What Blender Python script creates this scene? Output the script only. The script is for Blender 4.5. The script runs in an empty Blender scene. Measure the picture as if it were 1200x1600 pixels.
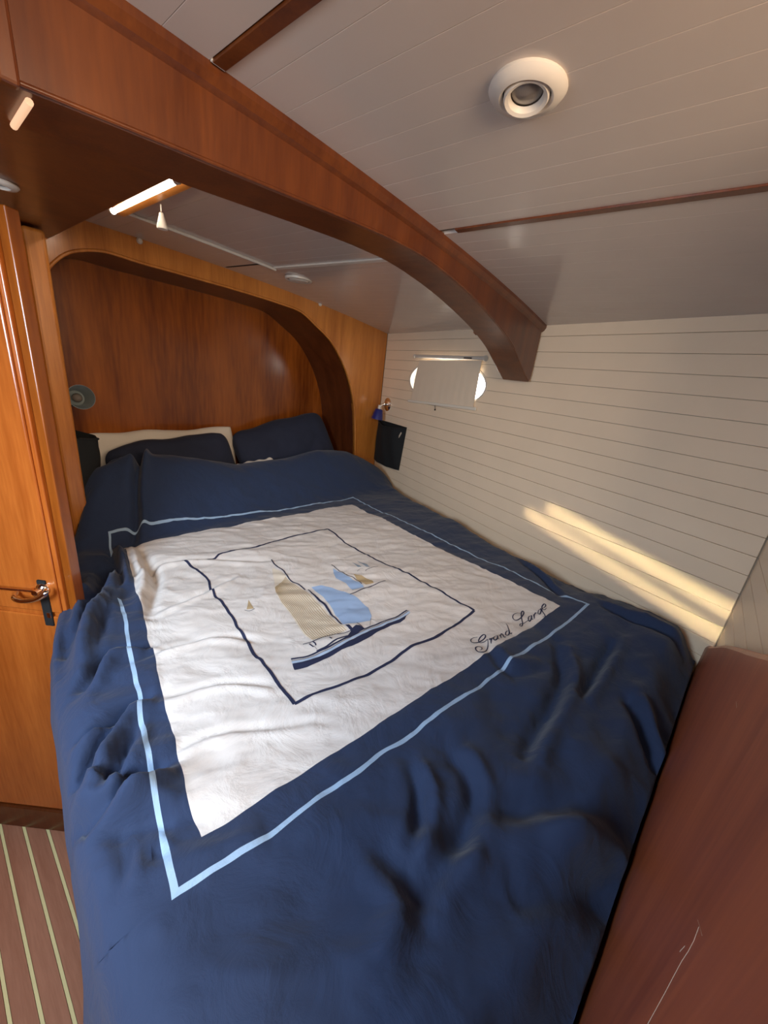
import bpy, bmesh, math, random
import numpy as np
from mathutils import Vector, Matrix, noise
random.seed(3)
C = bpy.context.scene.collection
K = 0.86            # working units -> metres
EYE = 1.95          # camera height above the floor, working units (working z = 0 at the eye)

# ------------------------------------------------------------------ camera
R = np.array([[ 0.64815324, -0.18450661, 0.7388198 ],
              [-0.75348479, -0.29586798, 0.587131  ],
              [ 0.11026357, -0.93724034, -0.33079071]])
FPX = 600.0
cam = bpy.data.cameras.new('camera'); co = bpy.data.objects.new('camera', cam); C.objects.link(co)
cam.sensor_fit = 'VERTICAL'; cam.sensor_height = 32.0; cam.sensor_width = 24.0
cam.lens = FPX/1600*32.0; cam.clip_start = 0.01
m = Matrix(((R[0][0], -R[0][1], -R[0][2]), (R[1][0], -R[1][1], -R[1][2]), (R[2][0], -R[2][1], -R[2][2]))).to_4x4()
m.translation = Vector((0, 0, EYE*K)); co.matrix_world = m
bpy.context.scene.camera = co

# ------------------------------------------------------------------ world, lights, exposure
w = bpy.data.worlds.new('world'); bpy.context.scene.world = w; w.use_nodes = True
w.node_tree.nodes['Background'].inputs[0].default_value = (1.0, .84, .66, 1)
w.node_tree.nodes['Background'].inputs[1].default_value = 0.30
vs = bpy.context.scene.view_settings
vs.view_transform = 'Standard'; vs.look = 'None'; vs.gamma = 1; vs.use_curve_mapping = False; vs.exposure = 0.16

def area(name, p, target, sx, sy, power, col, spread=180):
    l = bpy.data.lights.new(name, 'AREA'); l.shape = 'RECTANGLE'; l.size = sx*K; l.size_y = sy*K
    l.energy = power; l.color = col; l.spread = math.radians(spread)
    o = bpy.data.objects.new(name, l); C.objects.link(o)
    a = Vector((p[0]*K, p[1]*K, (p[2]+EYE)*K)); t = Vector((target[0]*K, target[1]*K, (target[2]+EYE)*K))
    o.location = a; o.rotation_euler = (t-a).to_track_quat('-Z', 'Y').to_euler()
    return o
# cool daylight from the open companionway to the left
area('daylight_companionway', (-.78, .55, .02), (.40, 1.0, -.85), .5, .6, 13, (.72, .86, 1.0), 130)
# warm cabin light behind the viewer
area('cabin_light', (.15, -.85, .25), (1.7, 1.2, -.2), .9, .5, 23, (1.0, .77, .54), 170)
# two narrow lamps added in the cabin, throwing the sun streaks on the hull
for i, (a, b, wdt) in enumerate([((1.976, .529, -.532), (1.726, -.21, -.64), .035), ((2.013, .638, -.594), (1.725, -.215, -.74), .04)]):
    a = np.array(a); b = np.array(b); b = b+(b-a)*.05; c = (a+b)/2
    d = np.array([.90, -.22, -.30]); d /= np.linalg.norm(d)
    src = c - d*.95
    l = bpy.data.lights.new('sun_streak_beam', 'AREA'); l.shape = 'RECTANGLE'
    ax = (b-a) - d*np.dot(b-a, d); L = np.linalg.norm(ax); ax /= L
    l.size = L*K; l.size_y = wdt*K*.45; l.energy = .10; l.color = (1.0, .83, .50); l.spread = math.radians(6)
    o = bpy.data.objects.new('sun_streak_beam', l); C.objects.link(o)
    zz = Vector(-d); xx = Vector(ax); yy = zz.cross(xx)
    mm = Matrix((xx, yy, zz)).transposed().to_4x4(); mm.translation = Vector((src[0]*K, src[1]*K, (src[2]+EYE)*K))
    o.matrix_world = mm

# ------------------------------------------------------------------ measuring helpers (working units)
def ray(px, py): return R @ np.array([px-600, py-800, FPX])
def onz(px, py, z): r = ray(px, py); return r*z/r[2]
def ony(px, py, y): r = ray(px, py); return r*y/r[1]
HN = np.array([-1, .333, 0.]); HN /= np.linalg.norm(HN)        # hull wall normal, into the cabin
HD = np.array([.333, 1, 0.]); HD /= np.linalg.norm(HD)         # along the hull, towards the head
UP = np.array([0, 0, 1.])
H0 = np.array([1.815, 0, 0.])
def hull_x(y): return 1.815 + .333*y
def onhull(px, py, off=0.0):
    r = ray(px, py); q = H0 + HN*off
    return r*np.dot(q, HN)/np.dot(r, HN)
def ceil_z(x, y):
    A = .117 + .03*min(1, max(0, (y-.8)/1.4))
    return .322 + A*(1-min(1.05, abs(x)/hull_x(y))**2.3)

# ------------------------------------------------------------------ materials
def new_mat(name):
    m = bpy.data.materials.new(name); m.use_nodes = True
    nt = m.node_tree; return m, nt, nt.nodes['Principled BSDF']
def plain(name, col, rough=.5, metal=0, coat=0, bump=0, bscale=200, spec=.5, var=0, emis=None, es=0, sheen=0):
    m, nt, b = new_mat(name)
    b.inputs['Base Color'].default_value = (*col, 1); b.inputs['Roughness'].default_value = rough
    b.inputs['Metallic'].default_value = metal; b.inputs['Coat Weight'].default_value = coat
    b.inputs['Specular IOR Level'].default_value = spec
    b.inputs['Sheen Weight'].default_value = sheen
    tc = nt.nodes.new('ShaderNodeTexCoord')
    n = nt.nodes.new('ShaderNodeTexNoise'); n.inputs['Scale'].default_value = bscale; n.inputs['Detail'].default_value = 4
    nt.links.new(tc.outputs['Object'], n.inputs['Vector'])
    if bump:
        bp = nt.nodes.new('ShaderNodeBump'); bp.inputs['Strength'].default_value = bump; bp.inputs['Distance'].default_value = .002
        nt.links.new(n.outputs['Fac'], bp.inputs['Height']); nt.links.new(bp.outputs['Normal'], b.inputs['Normal'])
    n2 = nt.nodes.new('ShaderNodeTexNoise'); n2.inputs['Scale'].default_value = 7; n2.inputs['Detail'].default_value = 5
    nt.links.new(tc.outputs['Object'], n2.inputs['Vector'])
    r = nt.nodes.new('ShaderNodeValToRGB'); k = 1-(var or .04)
    r.color_ramp.elements[0].position = .3; r.color_ramp.elements[1].position = .7
    r.color_ramp.elements[0].color = (col[0]*k, col[1]*k, col[2]*k, 1); r.color_ramp.elements[1].color = (*col, 1)
    nt.links.new(n2.outputs['Fac'], r.inputs['Fac']); nt.links.new(r.outputs['Color'], b.inputs['Base Color'])
    if emis:
        b.inputs['Emission Color'].default_value = (*emis, 1); b.inputs['Emission Strength'].default_value = es
    return m
def wood(name, dark, light, rough=.28, coat=.4, stretch=(14, 14, 1.2), band=1.0, contrast=(.32, .70)):
    m, nt, b = new_mat(name); N = nt.nodes.new; L = nt.links.new
    tc = N('ShaderNodeTexCoord'); mp = N('ShaderNodeMapping'); mp.inputs['Scale'].default_value = stretch
    L(tc.outputs['Object'], mp.inputs['Vector'])
    n = N('ShaderNodeTexNoise'); n.inputs['Scale'].default_value = 1.3*band; n.inputs['Detail'].default_value = 6; n.inputs['Distortion'].default_value = .6
    L(mp.outputs[0], n.inputs['Vector'])
    n2 = N('ShaderNodeTexNoise'); n2.inputs['Scale'].default_value = 14; n2.inputs['Detail'].default_value = 8
    L(mp.outputs[0], n2.inputs['Vector'])
    mx = N('ShaderNodeMath'); mx.operation = 'MULTIPLY_ADD'; mx.inputs[1].default_value = .35
    L(n2.outputs['Fac'], mx.inputs[0])
    ml = N('ShaderNodeMath'); ml.operation = 'MULTIPLY'; ml.inputs[1].default_value = .65
    L(n.outputs['Fac'], ml.inputs[0]); L(ml.outputs[0], mx.inputs[2])
    r = N('ShaderNodeValToRGB'); r.color_ramp.elements[0].position = contrast[0]; r.color_ramp.elements[1].position = contrast[1]
    r.color_ramp.elements[0].color = (*dark, 1); r.color_ramp.elements[1].color = (*light, 1)
    L(mx.outputs[0], r.inputs['Fac']); L(r.outputs['Color'], b.inputs['Base Color'])
    b.inputs['Roughness'].default_value = rough; b.inputs['Coat Weight'].default_value = coat; b.inputs['Coat Roughness'].default_value = .18
    bp = N('ShaderNodeBump'); bp.inputs['Strength'].default_value = .08; bp.inputs['Distance'].default_value = .001
    L(n2.outputs['Fac'], bp.inputs['Height']); L(bp.outputs['Normal'], b.inputs['Normal'])
    return m
MAT = dict(
    beam=wood('mahogany_beam', (.066, .013, .002), (.155, .040, .006), rough=.36, coat=.16, stretch=(11, 11, 1.1)),
    shaded_wood=wood('shaded_mahogany', (.06, .014, .004), (.14, .036, .010), rough=.35, coat=.25, stretch=(11, 11, 1.1)),  # alcove reveal only: shade of the recess put into the wood colour
    head=wood('cherry_panel', (.12, .024, .003), (.42, .118, .014), rough=.26, coat=.3, stretch=(4.6, 4.6, .45)),
    front=wood('cherry_front', (.36, .115, .018), (.64, .25, .05), rough=.32, coat=.3, stretch=(12, 12, .8)),
    leaf=wood('cherry_door', (.36, .085, .012), (.60, .175, .030), rough=.25, coat=.35, stretch=(9, 9, .8)),
    foot=wood('mahogany_foot', (.26, .060, .020), (.46, .125, .04), rough=.38, coat=.12, stretch=(10, 10, .6)),
    teak=wood('teak_floor', (.34, .15, .09), (.50, .25, .16), rough=.42, coat=.1, stretch=(16, 1.2, 16)),
    inlay=plain('holly_inlay', (.90, .84, .44), .45, var=.12),
    white_paint=plain('white_lining', (.90, .73, .54), .30, coat=.15, spec=.4, bump=.02, bscale=60),
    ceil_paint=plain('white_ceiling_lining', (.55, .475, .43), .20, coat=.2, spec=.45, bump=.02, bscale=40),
    gap=plain('lining_backing', (.42, .34, .26), .8),
    seam=plain('dark_seam', (.05, .03, .02), .8),
    white=plain('white_plastic', (.66, .60, .53), .35),
    lens=plain('frosted_lens', (.17, .14, .12), .22, coat=.5),
    black=plain('black_cloth', (.008, .010, .012), .85, bump=.3, bscale=500),
    darkhole=plain('dark_gap', (.012, .008, .006), .7),
    chrome=plain('chrome', (.85, .83, .80), .12, metal=1),
    brass=plain('polished_brass', (.85, .55, .30), .2, metal=1),
    blue_shade=plain('blue_lampshade', (.012, .016, .16), .4, coat=.3),
    grey_shade=plain('grey_lampshade', (.20, .24, .25), .45),
    blind=plain('blind_cloth', (.82, .68, .52), .8, bump=.15, bscale=300),
    tag=plain('pale_tag', (.62, .55, .45), .6),
    pillow_white=plain('white_cotton', (.78, .72, .64), .85, bump=.2, bscale=120, sheen=.1),
    navy_pillow=plain('navy_cotton_pillow', (.016, .022, .050), .85, bump=.2, bscale=300, sheen=.05),
    ink=plain('print_navy', (.018, .026, .075), .8),
    skyblue=plain('print_blue', (.36, .52, .80), .8),
    paleblue=plain('print_pale_blue', (.48, .62, .82), .8),
    cream=plain('print_cream', (.80, .73, .62), .8),
    tan=plain('print_tan', (.50, .38, .22), .8),
    greyblue=plain('print_grey_blue', (.30, .38, .48), .8),
    sky=plain('outside_daylight', (1, 1, 1), .5, emis=(.95, 1, 1), es=5.0),
    tube=plain('lit_tube', (1, 1, 1), .5, emis=(1.0, .86, .68), es=24.0),
    tube_dim=plain('lit_tube_dim', (.3, .16, .1), .3, emis=(1.0, .60, .36), es=.75),
    mattress=plain('mattress_cloth', (.5, .45, .4), .9),
)
def cloth(name, col, lin=(.2,)):
    m, nt, b = new_mat(name); N = nt.nodes.new; L = nt.links.new
    b.inputs['Roughness'].default_value = .82; b.inputs['Sheen Weight'].default_value = .12; b.inputs['Specular IOR Level'].default_value = .25
    tc = N('ShaderNodeTexCoord')
    n1 = N('ShaderNodeTexNoise'); n1.inputs['Scale'].default_value = 10; n1.inputs['Detail'].default_value = 8; n1.inputs['Distortion'].default_value = 1.6
    n1.inputs['Roughness'].default_value = .55
    n2 = N('ShaderNodeTexNoise'); n2.inputs['Scale'].default_value = 700; n2.inputs['Detail'].default_value = 2
    L(tc.outputs['Object'], n1.inputs['Vector']); L(tc.outputs['Object'], n2.inputs['Vector'])
    b1 = N('ShaderNodeBump'); b1.inputs['Strength'].default_value = .5; b1.inputs['Distance'].default_value = .010
    b2 = N('ShaderNodeBump'); b2.inputs['Strength'].default_value = .25; b2.inputs['Distance'].default_value = .0006
    L(n1.outputs['Fac'], b1.inputs['Height']); L(n2.outputs['Fac'], b2.inputs['Height'])
    L(b1.outputs['Normal'], b2.inputs['Normal']); L(b2.outputs['Normal'], b.inputs['Normal'])
    b.inputs['Base Color'].default_value = (*col, 1)
    return m
MAT['navy'] = cloth('navy_cotton', (.021, .038, .092))
MAT['cloth_white'] = cloth('white_cotton_print', (.74, .71, .69))
MAT['line'] = cloth('light_blue_print', (.33, .49, .70))

# ------------------------------------------------------------------ object helpers
def W(v): return (v[0]*K, v[1]*K, (v[2]+EYE)*K)
def tag(o, label=None, cat=None, group=None, kind=None):
    if label: o['label'] = label
    if cat: o['category'] = cat
    if group: o['group'] = group
    if kind: o['kind'] = kind
    return o
def thing(name, p, label=None, cat=None, group=None, kind=None):
    o = bpy.data.objects.new(name, None); o.empty_display_size = .05; C.objects.link(o)
    o.location = W(p); return tag(o, label, cat, group, kind)
def worigin(o):
    v = Vector(o.location)
    while o.parent: o = o.parent; v += Vector(o.location)
    return v
class MB:
    """mesh in working units; build() bakes to metres"""
    def __init__(s): s.v = []; s.f = []; s.m = []
    def add(s, vs, fs, mi=0):
        n = len(s.v); s.v += [tuple(float(c) for c in v) for v in vs]; s.f += [tuple(i+n for i in f) for f in fs]; s.m += [mi]*len(fs); return s
    def box(s, lo, hi):
        x0, y0, z0 = lo; x1, y1, z1 = hi
        return s.add([(x0,y0,z0),(x1,y0,z0),(x1,y1,z0),(x0,y1,z0),(x0,y0,z1),(x1,y0,z1),(x1,y1,z1),(x0,y1,z1)],
                     [(0,3,2,1),(4,5,6,7),(0,1,5,4),(1,2,6,5),(2,3,7,6),(3,0,4,7)])
    def obox(s, c, ax, ay, az, hx, hy, hz):
        c = np.array(c, float); ax, ay, az = [np.array(a, float)/np.linalg.norm(a) for a in (ax, ay, az)]
        vs = [c+ax*hx*i+ay*hy*j+az*hz*k for k in (-1, 1) for i, j in ((-1,-1),(1,-1),(1,1),(-1,1))]
        return s.add(vs, [(0,3,2,1),(4,5,6,7),(0,1,5,4),(1,2,6,5),(2,3,7,6),(3,0,4,7)])
    def prism(s, poly, o, u, v, nrm, d0, d1):
        """poly of (a,b) in frame o+u*a+v*b, extruded along nrm from d0 to d1"""
        o, u, v, nrm = [np.array(a, float) for a in (o, u, v, nrm)]
        n = len(poly); vs = [o+u*a+v*b+nrm*d for d in (d0, d1) for a, b in poly]
        return s.add(vs, [tuple(range(n))[::-1], tuple(range(n, 2*n))]+[(i, (i+1) % n, n+(i+1) % n, n+i) for i in range(n)])
    def ringprism(s, outer, inner, o, u, v, nrm, d0, d1):
        o, u, v, nrm = [np.array(a, float) for a in (o, u, v, nrm)]; n = len(outer)
        vs = [o+u*a+v*b+nrm*d for d in (d0, d1) for ring in (outer, inner) for a, b in ring]
        fs = []
        for i in range(n):
            j = (i+1) % n
            fs += [(i, n+i, n+j, j), (2*n+i, 2*n+j, 3*n+j, 3*n+i), (i, j, 2*n+j, 2*n+i), (n+i, 3*n+i, 3*n+j, n+j)]
        return s.add(vs, fs)
    def tube(s, path, r, n=10, caps=True):
        P = [np.array(p, float) for p in path]; rs = r if hasattr(r, '__len__') else [r]*len(P)
        vs = []; t0 = P[1]-P[0]; a = np.cross(t0, [0, 0, 1.]); a = a if np.linalg.norm(a) > 1e-6 else np.array([1., 0, 0]); a /= np.linalg.norm(a)
        for i, p in enumerate(P):
            t = P[min(i+1, len(P)-1)]-P[max(i-1, 0)]; t /= np.linalg.norm(t)
            a = a-t*np.dot(a, t); a /= np.linalg.norm(a); b = np.cross(t, a)
            vs += [p+rs[i]*(a*math.cos(2*math.pi*k/n)+b*math.sin(2*math.pi*k/n)) for k in range(n)]
        fs = [(i*n+k, i*n+(k+1) % n, (i+1)*n+(k+1) % n, (i+1)*n+k) for i in range(len(P)-1) for k in range(n)]
        if caps: fs += [tuple(range(n))[::-1], tuple(range((len(P)-1)*n, len(P)*n))]
        return s.add(vs, fs)
    def lathe(s, prof, c, axis, n=32):
        """prof = (radius, height along axis)"""
        c = np.array(c, float); ax = np.array(axis, float); ax /= np.linalg.norm(ax)
        a = np.cross(ax, [0, 0, 1.]); a = a if np.linalg.norm(a) > 1e-4 else np.array([1., 0, 0]); a /= np.linalg.norm(a); b = np.cross(ax, a)
        vs = [c+ax*h+max(r, 1e-5)*(a*math.cos(2*math.pi*k/n)+b*math.sin(2*math.pi*k/n)) for r, h in prof for k in range(n)]
        return s.add(vs, [(i*n+k, i*n+(k+1) % n, (i+1)*n+(k+1) % n, (i+1)*n+k) for i in range(len(prof)-1) for k in range(n)])
    def build(s, name, mat, parent=None, bevel=0, smooth=False, segs=2, fix=True):
        me = bpy.data.meshes.new(name)
        off = worigin(parent) if parent else None
        vw = [Vector(W(v)) for v in s.v]
        if off is None:
            lo = Vector((min(v.x for v in vw), min(v.y for v in vw), min(v.z for v in vw))); hi = Vector((max(v.x for v in vw), max(v.y for v in vw), max(v.z for v in vw)))
            org = Vector(((lo.x+hi.x)/2, (lo.y+hi.y)/2, lo.z))
        else: org = off
        me.from_pydata([v-org for v in vw], [], s.f)
        mats = mat if isinstance(mat, (list, tuple)) else [mat]
        for k in mats: me.materials.append(MAT[k])
        for p, mi in zip(me.polygons, s.m): p.material_index = mi
        if bevel or fix:
            bm = bmesh.new(); bm.from_mesh(me)
            if fix: bmesh.ops.recalc_face_normals(bm, faces=bm.faces)
            if bevel:
                es = [e for e in bm.edges if len(e.link_faces) == 2 and e.calc_face_angle(0) > .6]
                bmesh.ops.bevel(bm, geom=es, offset=bevel*K, segments=segs, affect='EDGES', profile=.5, clamp_overlap=True)
            bm.to_mesh(me); bm.free()
        if smooth:
            me.polygons.foreach_set('use_smooth', [True]*len(me.polygons))
            if hasattr(me, 'set_sharp_from_angle'): me.set_sharp_from_angle(angle=math.radians(50))
        o = bpy.data.objects.new(name, me); C.objects.link(o)
        if parent: o.parent = parent
        else: o.location = org
        return o
def struct(o): o['kind'] = 'structure'; return o
def arc(cx, cy, rx, ry, a0, a1, n):
    return [(cx+rx*math.cos(math.radians(a0+(a1-a0)*i/n)), cy+ry*math.sin(math.radians(a0+(a1-a0)*i/n))) for i in range(n+1)]
def smoothline(P, n=6):
    """catmull-rom through 2D/3D points"""
    P = [np.array(p, float) for p in P]; out = []
    for i in range(len(P)-1):
        p0, p1, p2, p3 = P[max(i-1, 0)], P[i], P[i+1], P[min(i+2, len(P)-1)]
        for k in range(n):
            t = k/n
            out.append(.5*((2*p1)+(-p0+p2)*t+(2*p0-5*p1+4*p2-p3)*t*t+(-p0+3*p1-3*p2+p3)*t**3))
    out.append(P[-1]); return out

# ------------------------------------------------------------------ floor
FZ = -EYE
fl = struct(MB().box((-1.6, -1.25, FZ-.06), (2.7, 2.62, FZ-.012)).build('floor', 'gap'))
for k in range(-20, 18):
    x = .030+.0632*k
    MB().box((x+.0055, -1.2, FZ-.013), (x+.0577, 2.6, FZ)).build('plank', 'teak', fl, bevel=.0006, segs=1)
    MB().box((x-.0045, -1.2, FZ-.013), (x+.0045, 2.6, FZ-.0004)).build('inlay_strip', 'inlay', fl)

# ------------------------------------------------------------------ ceiling: cambered boards
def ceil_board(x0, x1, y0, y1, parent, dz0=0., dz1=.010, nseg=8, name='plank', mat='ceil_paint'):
    b = MB(); vs = []
    for i in range(nseg+1):
        y = y0+(y1-y0)*i/nseg; hx = hull_x(y)+.004
        a, c = min(x0, hx), min(x1, hx)
        za, zc = ceil_z(a, y), ceil_z(c, y)
        e = min(.0004, (c-a)*.2)
        vs += [(a, y, za+dz0+e), (a+e, y, za+dz0), (c-e, y, zc+dz0), (c, y, zc+dz0+e), (c, y, zc+dz1), (a, y, za+dz1)]
    fs = [(i*6+k, i*6+(k+1) % 6, (i+1)*6+(k+1) % 6, (i+1)*6+k) for i in range(nseg) for k in range(6)]
    fs += [tuple(range(6)), tuple(range(nseg*6, nseg*6+6))[::-1]]
    return b.add(vs, fs).build(name, mat, parent)
ts = [i/24 for i in range(25)]; ys = [-1.2+j*.2135 for j in range(17)]
vs = []
for y in ys:
    for t in ts:
        x = -1.1+(hull_x(y)+1.104)*t; vs.append((x, y, ceil_z(x, y)+.0115))
nx = len(ts); nn = len(vs); vs += [(v[0], v[1], v[2]+.02) for v in vs]
fs = []
for j in range(len(ys)-1):
    for i in range(nx-1):
        a = j*nx+i; fs += [(a, a+1, a+nx+1, a+nx), (nn+a, nn+a+nx, nn+a+nx+1, nn+a+1)]
ceiling = struct(MB().add(vs, fs).build('ceiling', 'gap'))
PW = .0700
x = -1.05
STRIPS = [.412, 1.085]
bounds = []
k = 0
xx_ = [-1.0+PW*i for i in range(60)]
for xa in xx_:
    xb = xa+PW
    segs = [(xa+.0003, xb-.0003)]
    for s in STRIPS:
        out = []
        for a, b in segs:
            if s-.011 > a and s-.011 < b: out.append((a, s-.011))
            if s+.011 > a and s+.011 < b: out.append((s+.011, b))
            if not (a < s-.011 < b) and not (a < s+.011 < b) and not (a > s-.011 and b < s+.011): out.append((a, b))
        segs = out
    for a, b in segs:
        if b-a < .006: continue
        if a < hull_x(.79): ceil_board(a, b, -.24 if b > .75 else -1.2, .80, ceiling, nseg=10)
    if xb > .40 and xa < hull_x(2.2):
        a = max(xa+.0003, .40); y0 = .92
        if a > hull_x(.92): y0 = (a-1.815)/.333+.002
        if y0 < 2.15: ceil_board(a, xb-.0003, y0, 2.21, ceiling)
for s in STRIPS:
    st = ceil_board(s-.0105, s+.0105, -.24 if s > .75 else -1.2, .765 if s < 1 else .72, ceiling, dz0=-.004, dz1=.006, name='joint_strip', mat='beam')
ends = ceil_board(.400, .424, .765, .770, ceiling, dz0=-.002, dz1=.006, nseg=1, name='strip_end', mat='white')
# raised white cross bead and fore-aft joint behind the beam
b = MB(); P = [(x, 1.832, ceil_z(x, 1.83)-.004) for x in np.linspace(.60, 1.25, 12)]
b.tube(P, .006, 8).build('cover_strip', 'white', ceiling, smooth=True)
ceil_board(1.228, 1.252, .93, 1.82, ceiling, dz0=-.005, dz1=.006, name='cover_strip', mat='white')
ceil_board(1.176, 1.186, 1.84, 2.17, ceiling, dz0=-.0015, dz1=.006, name='joint_gap', mat='darkhole')

# ------------------------------------------------------------------ hull side: planks with an oval portlight cut through
OC = np.array([2.285-.0, 1.4545, .008]); OC = np.array([hull_x(1.452), 1.452, .006])
OA, OB = .398, .150
def hull_prism(y0, y1, z0, z1, d0, d1):
    n = math.hypot(.333, 1)
    return MB().prism([(y0*n, z0), (y1*n, z0), (y1*n, z1), (y0*n, z1)], H0, HD, UP, HN, d0, d1)
def cut(o, a, b):
    cu = MB().prism(arc(0, 0, a, b, 0, 352.5, 47), OC, HD, UP, HN, -.09, .05).build('cutter', 'gap')
    md = o.modifiers.new('b', 'BOOLEAN'); md.operation = 'DIFFERENCE'; md.solver = 'EXACT'; md.object = cu
    bpy.context.view_layer.update()
    dg = bpy.context.evaluated_depsgraph_get(); me = bpy.data.meshes.new_from_object(o.evaluated_get(dg))
    o.modifiers.clear(); o.data = me; bpy.data.objects.remove(cu)
wall_right = struct(hull_prism(-.30, 2.72, -1.95, .33, -.04, -.009).build('wall_right', 'gap'))
cut(wall_right, OA, OB)
for k in range(-5, 20):
    z1 = -.010-.0705*k-.0007; z0 = -.010-.0705*(k+1)+.0007
    z1 = min(z1, .324)
    if z1-z0 < .01: continue
    pl = hull_prism(-.232, 2.195, z0, z1, -.009, 0).build('plank', 'white_paint', wall_right, bevel=.0012, segs=1)
    if z1 > OC[2]-OB and z0 < OC[2]+OB: cut(pl, OA, OB)
hull_prism(-.232, 2.195, -1.95, -.010-.0705*20, -.009, 0).build('lower_panel', 'white_paint', wall_right)

# portlight
pw = thing('window_1', OC, kind='structure')
MB().ringprism(arc(0, 0, OA+.0, OB+.0, 0, 355, 71), arc(0, 0, OA-.012, OB-.012, 0, 355, 71), OC, HD, UP, HN, -.075, .004).build('window_frame', 'white', pw, smooth=True)
MB().ringprism(arc(0, 0, OA-.012, OB-.012, 0, 355, 71), arc(0, 0, OA-.040, OB-.034, 0, 355, 71), OC, HD, UP, HN, -.075, -.045).build('glazing_ring', 'white', pw, smooth=True)
g = MB().prism(arc(0, 0, OA-.02, OB-.02, 0, 352.5, 47), OC, HD, UP, HN, -.072, -.068).build('pane', 'sky', pw)

# roller blind over the portlight
rb = thing('roller_blind', onhull(700, 560, .02), 'off-white roller blind with pull cord, drawn down over the oval portlight in the planked side', 'blind')
TL, TR = onhull(655, 563, .026), onhull(753, 563, .026)
BL, BR = onhull(641, 627, .012), onhull(739, 637, .012)
vs = []; nu, nv = 40, 10
for j in range(nv+1):
    for i in range(nu+1):
        s, t = i/nu, j/nv
        p = (TL*(1-s)+TR*s)*(1-t)+(BL*(1-s)+BR*s)*t
        p = p+HN*(.0009*t*math.sin(s*55+1.3*math.sin(s*9))+.001*math.sin(t*5+s*7))
        vs.append(p)
n = len(vs); vs += [p-HN*.0012 for p in vs]
fs = [(j*(nu+1)+i, j*(nu+1)+i+1, (j+1)*(nu+1)+i+1, (j+1)*(nu+1)+i) for j in range(nv) for i in range(nu)]
fs += [tuple(n+q for q in f[::-1]) for f in fs]
MB().add(vs, fs).build('blind_cloth', 'blind', rb, smooth=True, fix=False)
a, c = onhull(649, 558, .022), onhull(758, 558, .022); c[2] = a[2] = (a[2]+c[2])/2
MB().tube([a, c], .011, 12).build('roller', 'white', rb, smooth=True)
MB().lathe([(0, 0), (.016, 0), (.016, .010), (0, .010)], c, c-a, 16).build('end_cap', 'white', rb, smooth=True)
MB().lathe([(0, 0), (.014, 0), (.014, .008), (0, .008)], a, a-c, 16).build('end_cap', 'white', rb, smooth=True)
e = a*.19+c*.81
MB().obox(e+HN*.0105-UP*.002, HD, UP, HN, .035, .0035, .002).build('slot', 'darkhole', rb)
a, c = onhull(638, 626, .012), onhull(744, 639, .012)
MB().obox((a+c)/2, c-a, UP, HN, np.linalg.norm(c-a)/2, .009, .007).build('bottom_bar', 'cream', rb, bevel=.003)
m0 = a*.54+c*.46
MB().tube([m0, m0+HN*.006-UP*.012, m0-UP*.03], .0018, 6).build('cord', 'darkhole', rb)
MB().lathe([(0, 0), (.005, .002), (.004, .012), (0, .014)], m0-UP*.044, UP, 10).build('cord_pull', 'darkhole', rb, smooth=True)

# ------------------------------------------------------------------ forward bulkhead (headboard) with arched alcove
HY, AD = 2.2, .40
op_px = [(66, 440), (72, 424), (82, 412), (95, 401), (107, 395), (120, 392), (137, 391), (155, 392), (175, 396), (225, 412), (262, 422), (300, 433), (350, 447), (400, 462), (437, 474), (470, 487), (493, 508), (517, 533), (533, 561), (545, 592), (553, 631), (555, 673), (555, 706)]
op = [(ony(px, py, HY)[0], ony(px, py, HY)[2]) for px, py in op_px]
op = [(.412, -.9), (.412, .1)]+[(p[0], p[1]) for p in smoothline(op, 3)]+[(2.285, -.9)]
wall_back = thing('wall_front', (1.5, HY, FZ), kind='structure')
# front board: outer outline matched ring
def headtop(x): return ceil_z(x, HY)+.004
outer = []
for a, b in op:
    outer.append((a, b))
N_ = len(op); ring_o = []
for i, (a, b) in enumerate(op):
    if i == 0: ring_o.append((.30, -.9))
    elif a <= .413: ring_o.append((.30, b))
    elif i == N_-1: ring_o.append((2.546, -.9))
    elif (b > .19 and a < .45) or (b > .22 and a < 1.75):
        s = min(1, max(0, (a-.412)/(1.75-.412))); xx = .30+(1.95-.30)*s**1.0
        ring_o.append((xx, headtop(xx)))
    else: ring_o.append(None)
idx = [i for i, r in enumerate(ring_o) if r is None]
right_path = [(1.95, headtop(1.95)), (2.15, headtop(2.15)), (2.35, headtop(2.35)), (2.546, .324), (2.546, .1), (2.546, -.2), (2.546, -.5), (2.546, -.8)]
def resample(P, n):
    P = [np.array(p) for p in P]; L = [0]
    for i in range(1, len(P)): L.append(L[-1]+np.linalg.norm(P[i]-P[i-1]))
    out = []
    for k in range(n):
        s = L[-1]*(k+1)/(n+.5); j = max(i for i in range(len(L)) if L[i] <= s); j = min(j, len(P)-2)
        t = (s-L[j])/(L[j+1]-L[j]); out.append(tuple(P[j]*(1-t)+P[j+1]*t))
    return out
rs = resample(right_path, len(idx))
for i, r in zip(idx, rs): ring_o[i] = r
# keep the (2.546,.324) corner
ci = min(idx, key=lambda i: abs(ring_o[i][0]-2.546)+abs(ring_o[i][1]-.324)); ring_o[ci] = (2.546, .324)
b = MB(); T = .030
for y0 in (HY,):
    nI = len(op); vs = [(a, y0, z) for a, z in op]+[(a, y0, z) for a, z in ring_o]+[(a, y0+T, z) for a, z in op]+[(a, y0+T, z) for a, z in ring_o]
    fs = []
    for i in range(nI-1):
        fs += [(i, i+1, nI+i+1, nI+i), (2*nI+i, 3*nI+i, 3*nI+i+1, 2*nI+i+1), (i, 2*nI+i, 2*nI+i+1, i+1)]
b.add(vs, fs).build('front_board', 'front', wall_back, bevel=0)
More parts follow.
